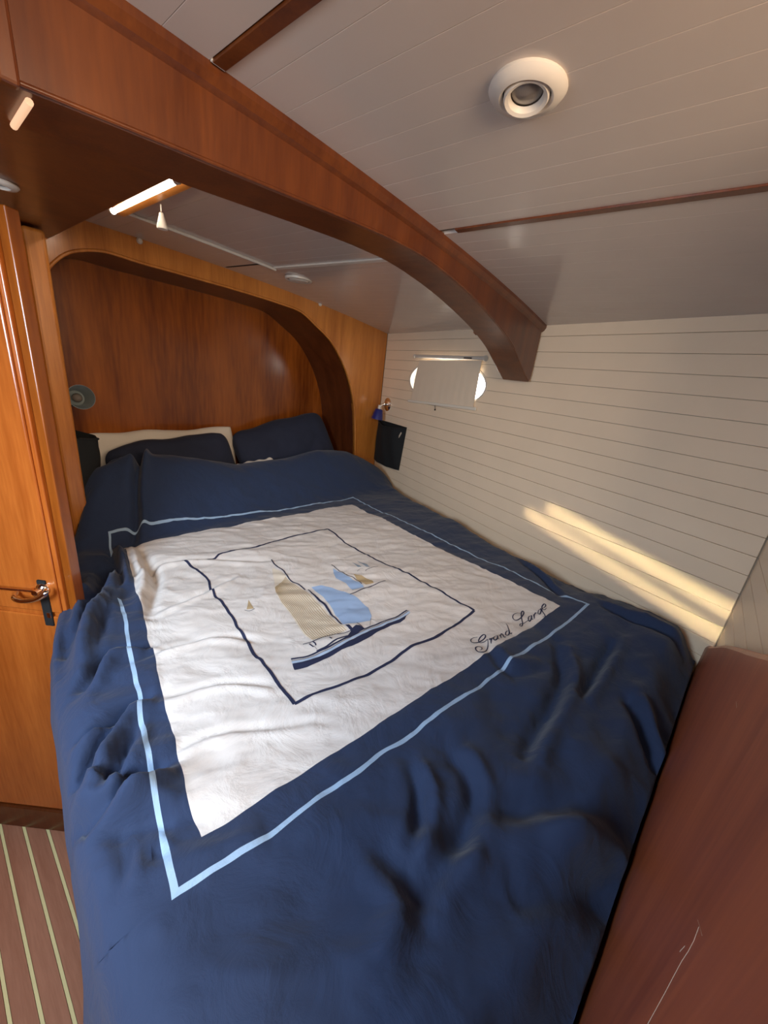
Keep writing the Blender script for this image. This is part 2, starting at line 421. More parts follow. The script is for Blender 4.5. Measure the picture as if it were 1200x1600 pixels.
# reveal (soffit + jamb of the alcove), follows the opening
nI = len(op); vs = [(a, HY+T*.5, z) for a, z in op]+[(a, HY+AD, z) for a, z in op]
vs2 = []
for (a, z) in op: vs2.append((a, HY+T*.5, z))
fs = [(i, i+1, nI+i+1, nI+i) for i in range(nI-1)]
outv = []
for i, (a, z) in enumerate(op):
    t = np.array(op[min(i+1, nI-1)])-np.array(op[max(i-1, 0)]); t /= np.linalg.norm(t); nrm = np.array([-t[1], t[0]])
    outv.append((a+nrm[0]*.012, z+nrm[1]*.012))
vs += [(a, HY+T, z) for a, z in outv]+[(a, HY+AD, z) for a, z in outv]
fs += [(2*nI+i, 3*nI+i, 3*nI+i+1, 2*nI+i+1) for i in range(nI-1)]
MB().add(vs, fs).build('alcove_reveal', 'shaded_wood', wall_back, smooth=True, fix=False)
# edge moulding round the opening
MB().tube([(a, HY-.001, z) for a, z in op], .0065, 8).build('edge_moulding', 'front', wall_back, smooth=True)
MB().box((.30, HY+AD, -1.2), (2.56, HY+AD+.02, .44)).build('back_panel', 'head', wall_back)

# screw covers along the top of the front board
for px, py in ((220, 374), (503, 474)):
    p = ony(px, py, HY-.02)
    c = MB().lathe([(0, 0), (.012, 0), (.013, .006), (.008, .014), (0, .015)], (p[0], HY, p[2]-.004), (0, -1, 0), 14).build('screw_cover', 'white', wall_back, smooth=True)

# ------------------------------------------------------------------ left bulkhead with rounded doorway, post
wl = thing('wall_left', (.1, 2.0, FZ), kind='structure')
inn = [(-.45, FZ), (-.45, .17)]+arc(-.35, .17, .10, .10, 180, 90, 5)[1:]+arc(.18, .16, .105, .11, 90, 0, 8)+[(.285, FZ)]
out_ = []
for (a, z) in inn:
    out_.append((-1.1 if a < -.3 else .331, z if z < .15 else .36))
b = MB(); n = len(inn)
out_[1] = (-1.1, .05)
vs = [(a, y, z) for y in (1.975, 2.01) for ring in (inn, out_) for a, z in ring]
fs = []
for i in range(n-1):
    fs += [(i, i+1, n+i+1, n+i), (2*n+i, 3*n+i, 3*n+i+1, 2*n+i+1), (i, 2*n+i, 2*n+i+1, i+1), (n+i, n+i+1, 3*n+i+1, 3*n+i)]
b.add(vs, fs).build('bulkhead_panel', 'front', wl)
MB().tube([(a, 1.972, z) for a, z in inn], .007, 6).build('door_casing', 'front', wl, smooth=True)
MB().box((-1.1, 2.5, FZ), (.33, 2.53, .36)).build('far_panel', 'head', wl)
MB().box((.338, 1.955, FZ), (.402, 2.03, .345)).build('post', 'front', wl, bevel=.012, segs=3)
MB().box((.385, 2.03, FZ), (.41, 2.60, .42)).build('side_panel', 'head', wl)

# ------------------------------------------------------------------ open door leaf with handle
nD = np.array([.783, .622, 0]); tD = np.array([.622, -.783, 0])
DD = 1.042
edge = np.array([.196, 1.428, 0]); edge = edge*(DD/np.dot(edge, nD))
dr = thing('door_1', (edge[0], edge[1], FZ), kind='structure')
def leafbox(s0, s1, z0, z1, d0, d1, name, mat, bevel=.003, par=None):
    return MB().prism([(s0, z0), (s1, z0), (s1, z1), (s0, z1)], edge, tD, UP, -nD, d0, d1).build(name, mat, par or dr, bevel=bevel)
dlf = leafbox(-.62, 0, FZ+.13, .28, -.035, 0, 'door_leaf', 'leaf')
leafbox(-.60, -.012, -.843, .20, 0, .008, 'upper_panel', 'leaf', .004, dlf)
leafbox(-.60, -.012, FZ+.14, -.859, 0, .008, 'lower_panel', 'leaf', .004, dlf)
leafbox(-.62, .06, FZ, FZ+.125, -.035, .010, 'kick_board', 'beam', .006)
leafbox(.004, .030, FZ+.13, .28, -.045, -.008, 'door_stile', 'head')
def ondoor(px, py, off=0.):
    r = ray(px, py); t = (DD-off)/np.dot(r, nD); return r*t
# lever handle
hp = ondoor(72, 917)
MB().obox(hp-UP*.055-tD*.002+(-nD)*.010, tD, UP, nD, .014, .085, .004).build('handle_plate', 'black', dr, bevel=.003)
MB().lathe([(0, 0), (.020, 0), (.021, .004), (.017, .012), (.010, .016), (.010, .034), (0, .035)], hp-nD*.008, -nD, 20).build('handle_rosette', 'chrome', dr, smooth=True)
P = [ondoor(73, 922, .034), ondoor(71, 927, .045), ondoor(62, 934, .05), ondoor(50, 938, .05), ondoor(36, 939, .05), ondoor(26, 937, .048), ondoor(22, 933, .04), ondoor(25, 928, .022)]
MB().tube(smoothline(P, 5), [.010]*6+[.009]*10+[.0075]*20 if False else .0078, 10).build('door_handle', 'chrome', dr, smooth=True)
a, c = ondoor(0, 919, .03), ondoor(55, 924, .03)
a = a+(a-c)*.3
MB().tube([a, c], .0045, 8).build('highlight_rod', 'brass', dr, smooth=True)  # added rod standing in for the highlight along the panel's trim edge
MB().tube([c*.96+a*.04, ondoor(51, 918, 0)], .0035, 8).build('highlight_rod_bracket', 'brass', dr, smooth=True)
MB().obox(ondoor(77, 961, .013), tD, UP, nD, .006, .010, .003).build('latch_plate', 'chrome', dr, bevel=.001)

# ------------------------------------------------------------------ aft bulkhead (white planked) and the low mahogany panel at the bed's foot
wb = struct(MB().box((.75, -.30, FZ), (1.80, -.245, .33)).build('wall_back', 'gap'))
for k in range(-5, 27):
    z1 = -.010-.0705*k-.0012; z0 = -.010-.0705*(k+1)+.0012; z1 = min(z1, .33)
    MB().box((.75, -.246, max(z0, FZ)), (1.738, -.236, z1)).build('plank', 'white_paint', wb, bevel=.0008, segs=1)
wr_ = struct(MB().box((-1.12, -1.24, FZ), (.78, -1.2, .47)).build('wall_rear', 'head'))
ws_ = struct(MB().box((.75, -1.2, FZ), (.79, -.301, .47)).build('wall_passage', 'head'))
wp_ = struct(MB().box((-1.12, -1.2, FZ), (-1.08, 2.53, .47)).build('wall_side', 'head'))
def fy(x): return -.23-.0784*(x-1.735)
prof = [(1.725, -.86), (1.725, -.80)]+[tuple(p) for p in smoothline([(1.725, -.80), (1.60, -.735), (1.489, -.684), (1.30, -.59), (1.09, -.484), (.824, -.361), (.70, -.305), (.55, -.235), (.40, -.165), (.12, -.08)], 4)][1:]+[(.12, FZ), (1.725, FZ)]
udir = np.array([1, -.0784, 0]); org = np.array([0, fy(0), 0])
foot = thing('footboard', (.9, fy(.9), FZ), 'scratched red-brown varnished mahogany panel with sloping top edge at the foot of the berth', 'panel')
fpn = MB().prism(prof, org, udir, UP, np.array([.0784, 1, 0]), -.004, .020).build('panel', 'foot', foot, bevel=.009)
# scratches in the varnish, fine pale lines
def onfoot(px, py, off=.0202):
    r = ray(px, py); t = (-.23+.0784*1.735+off)/(r[1]+.0784*r[0]); return r*t
for P in ([(1092, 1448), (1084, 1470), (1075, 1487), (1065, 1502), (1050, 1530), (1038, 1553), (1022, 1582), (1012, 1600)], [(1090, 1437), (1094, 1450), (1097, 1462)], [(1150, 1096), (1151, 1106)], [(1062, 1487), (1070, 1478)]):
    MB().tube([onfoot(*p) for p in P], .00013, 5).build('scratch', 'tag', fpn)

# ------------------------------------------------------------------ the big curved beam
low = [(-1.05, .285), (.14, .290), (.31, .302), (.493, .314), (.767, .332), (.92, .338), (1.09, .334), (1.34, .300), (1.603, .241), (1.769, .188), (1.87, .140), (1.96, .094), (2.045, .054)]
low = [(-1.05, .285)]+[tuple(p) for p in smoothline(low[1:], 5)]
tip = [(2.060, .066), (2.066, .090)]
xs_ = np.linspace(2.070, -1.05, 24)
topl = [(x, ceil_z(x, .79)-.020) for x in xs_]
beam = thing('ceiling_beam', (1.0, .79, .3), 'massive curved dark mahogany beam crossing the white ceiling above the bed', 'beam')
poly = low+tip+topl
MB().prism(poly, (0, 0, 0), (1, 0, 0), UP, (0, 1, 0), .79, .93).build('beam_body', 'beam', beam, bevel=.004)
b = MB(); cp = [(x, ceil_z(x, .79)) for x in np.linspace(2.085, -1.05, 40)]
n = len(cp); vs = []
for x, z in cp:
    vs += [(x, .772, z+.002), (x, .772, z-.012), (x, .780, z-.024), (x, .79, z-.030), (x, .935, z-.028), (x, .935, z+.002)]
fs = [(i*6+k, i*6+(k+1) % 6, (i+1)*6+(k+1) % 6, (i+1)*6+k) for i in range(n-1) for k in range(6)]+[tuple(range(6)), tuple(range(6*n-6, 6*n))[::-1]]
b.add(vs, fs).build('top_moulding', 'beam', beam)
MB().tube([(x, .789, z+.004) for x, z in low[1:-14]], .0035, 8).build('lower_bead', 'beam', beam, smooth=True)
MB().box((.136, .774, .286), (.158, .792, ceil_z(.15, .79)-.015)).build('upright_trim', 'beam', beam, bevel=.004)
p = ony(744, 518, .94)
MB().lathe([(0, 0), (.014, 0), (.016, .006), (.008, .018), (0, .02)], (p[0], .932, p[2]), (0, 1, 0), 12).build('knob', 'beam', beam, smooth=True)

# soffit box left of the berth
sf = thing('ceiling_soffit', (-.2, 1.5, .33), 'wide dark mahogany soffit panel joining the beam at the upper left corner', 'soffit')
b = MB()
vs = [(-1.05, .925, .305), (.402, .925, .312), (.462, 2.2, .362), (-1.05, 2.2, .35)]
vs += [(v[0], v[1], .47) for v in vs]
b.add(vs, [(0, 1, 2, 3), (7, 6, 5, 4), (0, 4, 5, 1), (1, 5, 6, 2), (2, 6, 7, 3), (3, 7, 4, 0)]).build('soffit_panel', 'beam', sf, bevel=.006)
def soffz(x, y): return .310+(y-.925)*.0385+.003*(x)
fx = thing('soffit_downlight', (.20, 1.43, soffz(.2, 1.43)), 'small round white ceiling light flange cut by the left picture edge on the dark soffit', 'light')
c0 = onz(-4, 284, soffz(.21, 1.42))
MB().lathe([(.018, 0), (.038, .0), (.039, -.003), (.034, -.008), (.022, -.009), (.018, -.003)], c0, UP, 28).build('flange', 'white', fx, smooth=True)
MB().lathe([(0, -.003), (.019, -.003)], c0, UP, 20).build('lens', 'lens', fx)
def striplight(name, x, y0, y1, zf, label, mat, rad=.010, batt=True, bx=.03):
    t = thing(name, (x, (y0+y1)/2, zf), label, 'light')
    if batt: MB().box((x+.006, y0-.02, zf-.012), (x+.006+bx, y1+.02, zf+.012)).build('batten', 'front', t, bevel=.003)
    MB().tube([(x, y0, zf-.012), (x, y1, zf-.012)], rad, 10).build('light_tube', mat, t, smooth=True)
    for yy in ((y0, y1) if batt else ()): MB().lathe([(0, -.008), (rad*1.25, -.008), (rad*1.25, .008), (0, .008)], (x, yy, zf-.012), (0, 1, 0), 12).build('end_cap', 'white', t, smooth=True)
    return t
sl = striplight('strip_light', .572, 1.30, 1.82, .449, 'bright strip light on a wooden batten behind the soffit edge, with white cord pull', 'tube', rad=.008, bx=.038)
MB().tube([(.630, 1.56, .44), (.630, 1.56, .420)], .0022, 6).build('cord', 'white', sl)
MB().lathe([(0, .0), (.016, 0), (.017, .004), (.006, .045), (.0, .047)], (.630, 1.56, .372), UP, 14).build('cord_pull', 'white', sl, smooth=True)
striplight('slim_strip_light', .171, .81, .92, .300, 'slim glowing tube under the dark soffit near the upper left corner', 'tube_dim', rad=.0045, batt=False)

# ------------------------------------------------------------------ ceiling lamp and round vent
lc = np.array(onz(822, 152, .418)); lc[2] = ceil_z(lc[0], lc[1])
cl = thing('ceiling_downlight', lc, 'round cream downlight with grey glass lens, set in the white ceiling above the bed', 'light')
MB().lathe([(.033, .002), (.056, .002), (.0575, -.003), (.052, -.010), (.040, -.013), (.036, -.010), (.034, .002)], lc, UP, 40).build('flange', 'white', cl, smooth=True)
tl = np.array([.12, .10, 1.0])
MB().lathe([(.0335, .004), (.0335, -.013), (.031, -.016), (.026, -.014), (.0235, -.006)], lc, tl, 36).build('swivel_ring', 'white', cl, smooth=True)
MB().lathe([(0, -.010), (.012, -.009), (.0245, -.004), (.0245, .004)], lc, tl, 30).build('lens', 'lens', cl, smooth=True)
MB().lathe([(.0332, .003), (.0372, .003), (.0372, -.006), (.0332, -.006)], lc, UP, 30).build('shadow_gap', 'darkhole', cl)
vp = np.array(onz(467, 428, .445)); vp[2] = ceil_z(vp[0], vp[1])
cv = thing('ceiling_vent', vp, 'round white ceiling vent disc in the strip of ceiling just before the headboard', 'vent')
MB().lathe([(0, -.012), (.040, -.012), (.048, -.008), (.050, -.003)], vp, UP, 30).build('disc', 'white', cv, smooth=True)
MB().lathe([(.052, .002), (.052, -.006), (.060, -.010), (.068, -.008), (.070, .002)], vp, UP, 32).build('flange', 'white', cv, smooth=True)

# ------------------------------------------------------------------ berth: base, mattress, duvet
BZ = -.80
def left_edge(y):
    ys_ = [-.3, .0, .23, .356, .435, .527, .64, .781, .966, 1.061, 1.307, 1.675, 1.84, 2.0, 2.3, 2.7]
    xs_ = [-.03, -.01, .0, .011, .014, .021, .033, .050, .072, .082, .131, .232, .285, .40, .425, .43]
    return float(np.interp(y, ys_, xs_))
bb = MB(); yy = [-.05, .2, .5, .8, 1.1, 1.3, 1.6, 1.85, 1.96]
P = [(left_edge(y)+.06, y) for y in yy]+[(hull_x(1.96)-.02, 1.96), (hull_x(-.18)-.02, -.16), (.9, -.12)]
bunk = thing('bed', (1.0, 1.0, FZ), 'built-in double berth base with mattress, hidden below the navy duvet', 'bed')
bb.prism(P, (0, 0, 0), (1, 0, 0), (0, 1, 0), UP, FZ, -1.06).build('bed_base', 'beam', bunk, bevel=.006)
P2 = [(a-.015 if a < .6 else a, b) for a, b in P]
MB().prism([(x, y+(.04 if y > 1.9 else 0)) for x, y in P2], (0, 0, 0), (1, 0, 0), (0, 1, 0), UP, -1.06, -.885).build('mattress', 'mattress', bunk, bevel=.03, segs=3)
MB().prism([(.425, 1.97), (2.27, 1.97), (2.27, 2.59), (.425, 2.59)], (0, 0, 0), (1, 0, 0), (0, 1, 0), UP, -1.06, -.93).build('mattress_head', 'mattress', bunk, bevel=.03, segs=3)

# plan knots of the cloth (columns: left edge, outer line, outer line, hull ; rows: foot, line, line, head)
TLc, TRc, BRc, BLc = (onz(170, 845, BZ)[:2], onz(552, 777, BZ)[:2], onz(920, 950, BZ)[:2], onz(270, 1420, BZ)[:2])
HEADY = 2.19
def plan(a, b):
    """a,b vectors; 0..1 inside the printed outer line; a in [-1,0] to the left bed edge, [1,2] to hull; b in [-1,0] to the foot panel, [1,2] to the head end"""
    a = np.asarray(a, float); b = np.asarray(b, float)
    rows = []
    # row curves as function of a (interp between 4 knots), at b=-1,0,1,2
    k = {-1: [(left_edge(-.10), -.10), (.10, -.108), (1.55, -.205), (hull_x(-.205)-.012, -.212)],
          0: [(left_edge(BLc[1]+.03), BLc[1]+.03), tuple(BLc), tuple(BRc), (hull_x(BRc[1]-.02)-.012, BRc[1]-.02)],
          1: [(left_edge(1.86), 1.86), tuple(TLc), tuple(TRc), (hull_x(1.70)-.012, 1.70)],
          2: [(left_edge(2.04)+.01, 2.04), (.62, HEADY), (1.85, HEADY), (2.43, 2.12)]}
    def row(r, a):
        P = k[r]; out = np.zeros(a.shape+(2,))
        for c in range(2): out[..., c] = np.interp(a, [-1, 0, 1, 2], [p[c] for p in P])
        return out
    Rw = [row(r, a) for r in (-1, 0, 1, 2)]
    bi = np.clip(np.floor(b).astype(int), -1, 1); t = b-bi
    st = np.stack(Rw, 0)
    i0 = bi+1
    A = np.take_along_axis(st, i0[None, ..., None].repeat(2, -1), 0)[0]
    B = np.take_along_axis(st, (i0+1)[None, ..., None].repeat(2, -1), 0)[0]
    p = A*(1-t[..., None])+B*t[..., None]
    # the left edge follows its own curve between the rows
    le = np.vectorize(left_edge)(p[..., 1]); base = (k[0][0][0], k[0][0][1], k[1][0][0], k[1][0][1])
    wgt = np.clip(-a, 0, 1)*((b > 0) & (b < 1.0))
    p[..., 0] = p[..., 0]*(1-wgt)+wgt*(le)
    return p
def inv_cloth(xy):
    """printed area only: plan point -> (a,b)"""
    a = b = .5
    A, B, Cc, D = np.array(BLc), np.array(BRc), np.array(TRc), np.array(TLc)
    for _ in range(12):
        p = A*(1-a)*(1-b)+B*a*(1-b)+Cc*a*b+D*(1-a)*b
        da = (B-A)*(1-b)+(Cc-D)*b; db = (D-A)*(1-a)+(Cc-B)*a
        s = np.linalg.solve(np.stack([da, db], 1), np.array(xy)-p); a += s[0]; b += s[1]
    return a, b
def px_ab(px, py): return inv_cloth(onz(px, py, BZ)[:2])

# grid lines: snap to the printed borders
wb_ = [px_ab(195, 852), px_ab(549, 788), px_ab(880, 948), px_ab(310, 1308)]
wa0 = (wb_[0][0]+wb_[3][0])/2; wa1 = (wb_[1][0]+wb_[2][0])/2; wb0 = (wb_[2][1]+wb_[3][1])/2; wb1 = (wb_[0][1]+wb_[1][1])/2
LW = .0066
def spaced(lo, hi, step): n = max(1, int(round((hi-lo)/step))); return [lo+(hi-lo)*i/n for i in range(n)]
def knots(parts):
    out = []
    for lo, hi, n in parts: out += [lo+(hi-lo)*i/n for i in range(n)]
    out.append(parts[-1][1]); return np.array(out)
drop = .42
ga = knots([(-1, -.0001, 16), (-.0001, LW, 1), (LW, wa0, 6), (wa0, wa1, 200), (wa1, 1-LW, 6), (1-LW, 1.0001, 1), (1.0001, 2, 30)])
gb = knots([(-1, -.0001, 60), (-.0001, LW, 1), (LW, wb0, 6), (wb0, wb1, 200), (wb1, 1-LW, 6), (1-LW, 1.0001, 1), (1.0001, 2, 60)])
# hanging part at the left
gh = np.linspace(drop, .008, 46)
NA = len(gh)+len(ga); NB = len(gb)
AA, BB_ = np.meshgrid(ga, gb)             # rows b, cols a
XY = plan(AA, BB_)
hang = np.zeros((NB, len(gh), 2)); hd = np.zeros((NB, len(gh)))
for j in range(NB):
    e = XY[j, 0]; hang[j, :, 0] = e[0]; hang[j, :, 1] = e[1]; hd[j] = gh
XYf = np.concatenate([hang, XY], 1); HDf = np.concatenate([hd, np.zeros((NB, len(ga)))], 1)
X = XYf[..., 0].copy(); Y = XYf[..., 1].copy(); Z = np.full(X.shape, BZ)
# surface displacement
def pn(x, y, s, seed): return noise.noise(Vector((x*s+seed*7.3, y*s-seed*3.1, seed*1.7)))
def fbm(X, Y, sx, sy, ang, seed, oct=2):
    c, s = math.cos(ang), math.sin(ang); U = (X*c+Y*s)*sx; V = (-X*s+Y*c)*sy
    out = np.zeros(X.shape)
    for idx in np.ndindex(X.shape):
        u, v = U[idx], V[idx]; t = noise.noise(Vector((u+seed*9.1, v-seed*4.7, seed*2.3)))
        if oct > 1: t += .5*noise.noise(Vector((u*2.1+seed, v*2.1, seed+5.)))
        out[idx] = t
    return out
NZ = np.zeros(X.shape)
inside = np.concatenate([np.zeros((NB, len(gh)), bool), (AA > wa0) & (AA < wa1) & (BB_ > wb0) & (BB_ < wb1)], 1)
def sstep(x, lo, hi): t = np.clip((x-lo)/(hi-lo), 0, 1); return t*t*(3-2*t)
# broad puffiness
big = fbm(X, Y, 2.3, 2.0, .2, 1, 2)
med = fbm(X, Y, 9.0, 4.0, 1.1, 2, 2)
fine = fbm(X, Y, 26, 11, .9, 3, 2)
rid = 1-np.abs(fbm(X, Y, 5.5, 2.8, .9, 4, 1))*2.2
HX = 1.815+.333*Y
LE = np.vectorize(left_edge)(Y)
dl = X-LE                                  # distance from left edge
leftzone = 1-sstep(dl, .10, .55)
outer_w = np.where(inside, 0., 1.)
cr = 1-np.abs(fbm(X, Y, 15, 6, .95, 31, 2))*2.0
cr2 = 1-np.abs(fbm(X, Y, 30, 14, 1.5, 33, 1))*2.0
Z += .012*big+.0055*med+.0030*fine+.0030*np.clip(cr, 0, 1)**2*np.clip(.5+1.2*med, 0, 1)+.0012*np.clip(cr2, 0, 1)**2
Z += (rid-.4)*(.010*leftzone+.004*outer_w)
# foot area: folds gathering towards the hull corner
footz = 1-sstep(Y, .05, .55)
Z += footz*(.018*fbm(X, Y, 4.5, 7, .5, 6, 2)+.008*fbm(X, Y, 13, 7, 1.2, 7, 1))
# right edge tucks down at the hull, foot edge tucks down at the panel
dh = HX-X
Z -= .075*(1-sstep(dh, .0, .16))*(1-.9*(1-sstep(Y, .0, .45)))
df = Y-(-.23-.0784*(X-1.735))
Z -= .09*(1-sstep(df, .0, .13))
Z += .035*np.exp(-((X-1.62)/.2)**2-((Y+.02)/.16)**2)
# head: rises over the pillows
hz = np.interp(X, [.35, .48, .62, .80, .95, 1.18, 1.45, 1.65, 1.80, 2.08, 2.25, 2.45], [-.60, -.535, -.475, -.51, -.535, -.59, -.585, -.56, -.545, -.575, -.64, -.74])
rise = sstep(Y, 1.74, 2.08)
Z = Z*(1-rise)+rise*(hz+.006*med+.012*big)
Z -= .16*sstep(Y, 2.10, 2.20)*(X > .40)
# explicit folds: (points in plan, height, width)
def plan_px(P, z=BZ): return [onz(px, py, z)[:2] for px, py in P]
def fold(P, amp, wid, asym=0.):
    global Z
    P = [np.array(p) for p in smoothline(plan_px(P), 4)]
    best = np.full(X.shape, 9.); sd = np.zeros(X.shape); tt = np.zeros(X.shape)
    for i in range(len(P)-1):
        d = P[i+1]-P[i]; L2 = d@d; t = np.clip(((X-P[i][0])*d[0]+(Y-P[i][1])*d[1])/L2, 0, 1)
        qx = X-P[i][0]-t*d[0]; qy = Y-P[i][1]-t*d[1]; q = np.hypot(qx, qy); mk = q < best
        best = np.where(mk, q, best); sd = np.where(mk, (d[0]*qy-d[1]*qx)/math.sqrt(L2), sd); tt = np.where(mk, (i+t)/(len(P)-1), tt)
    tap = np.sin(np.clip(tt, .02, .98)*math.pi)**.6
    Z = Z+amp*tap*np.exp(-(sd/wid)**2)*np.exp(-np.clip(best-np.abs(sd), 0, 1)**2/wid**2) + asym*tap*np.exp(-((sd-wid*1.6)/wid)**2)*np.exp(-np.clip(best-np.abs(sd), 0, 1)**2/wid**2)
for P, a, w_, s_ in [
    ([(236, 715), (232, 780), (208, 850)], -.045, .018, .02), ([(205, 855), (215, 880), (225, 905), (215, 960)], .020, .020, -.020),
    ([(165, 870), (150, 930), (110, 985), (95, 1050)], -.045, .026, .025), ([(200, 880), (140, 960), (105, 1040)], .022, .03, 0),
    ([(230, 1010), (170, 1025), (120, 1080)], -.030, .018, .028), ([(245, 1085), (190, 1110), (140, 1180), (110, 1220)], -.026, .018, .02),
    ([(265, 1195), (200, 1240), (140, 1260)], -.032, .020, .026), ([(290, 1255), (220, 1260), (150, 1245), (110, 1230)], .02, .02, -.02),
    ([(210, 1130), (190, 1190), (150, 1240)], -.018, .014, .012),
    ([(225, 1090), (160, 1125), (115, 1150)], -.014, .010, .012), ([(250, 1215), (190, 1215), (135, 1190)], -.014, .010, .012),
    ([(190, 905), (165, 960), (150, 1020)], -.010, .012, .008), ([(130, 890), (105, 950), (92, 1010)], -.012, .014, .010),
    ([(180, 1300), (200, 1340), (190, 1390)], -.008, .012, .006), ([(215, 1300), (240, 1330), (260, 1345)], -.008, .010, .006),
    ([(170, 858), (182, 880), (190, 920)], -.030, .014, .02),
    ([(760, 1010), (800, 1050), (860, 1040)], -.012, .02, .01), ([(870, 1000), (880, 1060), (840, 1130), (820, 1190)], -.026, .022, .02),
    ([(960, 1000), (930, 1050), (900, 1090)], -.028, .018, .018), ([(980, 1080), (1010, 1130), (1040, 1180)], -.03, .022, .022),
    ([(700, 1170), (740, 1230), (720, 1310), (660, 1380)], -.018, .022, .014), ([(640, 1190), (660, 1260), (640, 1330)], -.016, .016, .012),
    ([(760, 1320), (880, 1300), (1010, 1310)], .026, .035, -.02), ([(800, 1400), (920, 1370), (1010, 1340)], -.03, .03, .0),
    ([(620, 1290), (700, 1340), (800, 1350)], .012, .03, -.008), ([(560, 1340), (620, 1420), (600, 1520)], .012, .025, -.01),
    ([(240, 1380), (330, 1350), (420, 1300)], .008, .03, 0), ([(210, 905), (280, 880), (420, 880)], .006, .016, -.006),
    ([(215, 1040), (330, 1000), (400, 1005)], .006, .012, -.006), ([(235, 1110), (340, 1075), (430, 1080)], .006, .012, -.006),
    ([(240, 960), (320, 930), (380, 900)], .007, .014, -.006), ([(270, 1190), (360, 1150), (520, 1140)], .005, .012, -.005),
    ([(800, 865), (850, 905), (880, 935)], -.012, .014, .01), ([(350, 760), (420, 755), (520, 730)], .02, .04, 0),
    ([(100, 800), (170, 810), (225, 800)], -.016, .02, .01), ([(930, 945), (1000, 985), (1080, 1020)], -.018, .02, .012)]:
    k_ = 1.6 if P[0][0] < 300 else 1.35
    fold(P, a*k_, w_, s_*k_)
# lateral wiggle so that printed lines wander with the wrinkles
WX = fbm(X, Y, 9, 9, .3, 11, 2)*.007; WY = fbm(X, Y, 9, 9, .3, 12, 2)*.007
gAB = np.concatenate([np.zeros((NB, len(gh))), (1-sstep(BB_, .10, .28))*sstep(AA, .55, .68)], 1)
mask = (1-.85*gAB)*((HDf == 0) & (dh > .03) & (dl > .02) & (df > .03)).astype(float)
X = X+WX*mask; Y = Y+WY*mask
# rounded left edge and hanging side
rr = .085
top_in = (HDf == 0)
t = np.clip(dl/rr, 0, 1); Z = np.where(top_in, Z-rr*(1-np.sqrt(1-(1-t)**2))*1.0*(dl < rr), Z)
jz = Z[:, len(gh)]
fold_h = fbm(Y*1.0, HDf*1.0, 6.5, 1.5, .25, 21, 2)
for j in range(NB):
    for i in range(len(gh)):
        h = gh[i]; s = sstep(np.array(h), 0, .25)
        X[j, i] = XYf[j, i, 0]+.03*s*fold_h[j, i]+.015*math.sin(Y[j, i]*14+1.5*fold_h[j, i])*s-.012*min(1, h/.05)*(1-s)
        bend = sstep(np.array(Y[j, i]), 1.2, 1.9)
        X[j, i] += .01*bend
        Z[j, i] = jz[j]-h*(1-.75*bend)
# clamp inside walls / above mattress
X = np.minimum(X, 1.815+.333*Y-.010)
Y = np.maximum(Y, -.23-.0784*(X-1.735)+.028)
Zmin = np.where(HDf == 0, -.882, -9); Z = np.maximum(Z, Zmin)
verts = np.stack([X, Y, Z], -1)
Gn = verts.reshape(-1, 3)
HID0, HID1 = px_ab(163, 945)[1], px_ab(168, 862)[1]
dbm = MB()
faces = []; mi = []
H_ = len(gh)
for j in range(NB-1):
    bm_ = (gb[j]+gb[j+1])/2
    for i in range(NA-1):
        faces.append((j*NA+i, j*NA+i+1, (j+1)*NA+i+1, (j+1)*NA+i))
        m_ = 0
        if i >= H_:
            am = (ga[i-H_]+ga[i-H_+1])/2
            if wa0 < am < wa1 and wb0 < bm_ < wb1: m_ = 1
            elif am < LW and HID0 < bm_ < HID1: m_ = 0        # this stretch of the line is swallowed by a deep fold
            elif -.0001 <= am <= 1.0001 and -.0001 <= bm_ <= 1.0001 and (am < LW or am > 1-LW or bm_ < LW or bm_ > 1-LW): m_ = 2
        mi.append(m_)
dbm.v = [tuple(map(float, p)) for p in Gn]; dbm.f = faces; dbm.m = mi
duv = thing('duvet', (1.0, 1.0, BZ), 'crumpled navy duvet with white sailing boat print spread over the berth', 'duvet')
dv = dbm.build('duvet_cover', ['navy', 'cloth_white', 'line'], duv, fix=False, smooth=False)
dv.data.polygons.foreach_set('use_smooth', [True]*len(dv.data.polygons))

# cloth-space evaluation on the finished mesh
topg = verts[:, H_:, :]
def S(a, b, off=.0012):
    i = int(np.clip(np.searchsorted(ga, a)-1, 0, len(ga)-2)); j = int(np.clip(np.searchsorted(gb, b)-1, 0, len(gb)-2))
    s = (a-ga[i])/(ga[i+1]-ga[i]); t = (b-gb[j])/(gb[j+1]-gb[j])
    p = topg[j, i]*(1-s)*(1-t)+topg[j, i+1]*s*(1-t)+topg[j+1, i+1]*s*t+topg[j+1, i]*(1-s)*t
    u = topg[j, i+1]-topg[j, i]; v = topg[j+1, i]-topg[j, i]; n = np.cross(u, v); n /= np.linalg.norm(n)
    return p+n*off
def ribbon(mb, pts, wid, off=.0014, step=.004, taper=False, closed=False, smooth=4):
    """pts in cloth coords, width in cloth units"""
    P = smoothline(pts, smooth) if smooth > 1 else [np.array(p, float) for p in pts]
    Q = []
    for i in range(len(P)-1):
        n = max(1, int(np.linalg.norm(P[i+1]-P[i])/step))
        Q += [P[i]+(P[i+1]-P[i])*k/n for k in range(n)]
    Q.append(P[-1]); vs = []
    for i, q in enumerate(Q):
        t = Q[min(i+1, len(Q)-1)]-Q[max(i-1, 0)]; L = np.linalg.norm(t); t = t/L if L > 1e-9 else np.array([1., 0])
        nrm = np.array([-t[1], t[0]]); w_ = wid(i/(len(Q)-1)) if callable(wid) else wid
        if taper: w_ *= .35+.65*math.sin(math.pi*min(.97, max(.03, i/(len(Q)-1))))
        vs += [S(*(q+nrm*w_/2), off), S(*(q-nrm*w_/2), off)]
    mb.add(vs, [(2*i, 2*i+1, 2*i+3, 2*i+2) for i in range(len(Q)-1)]); return mb
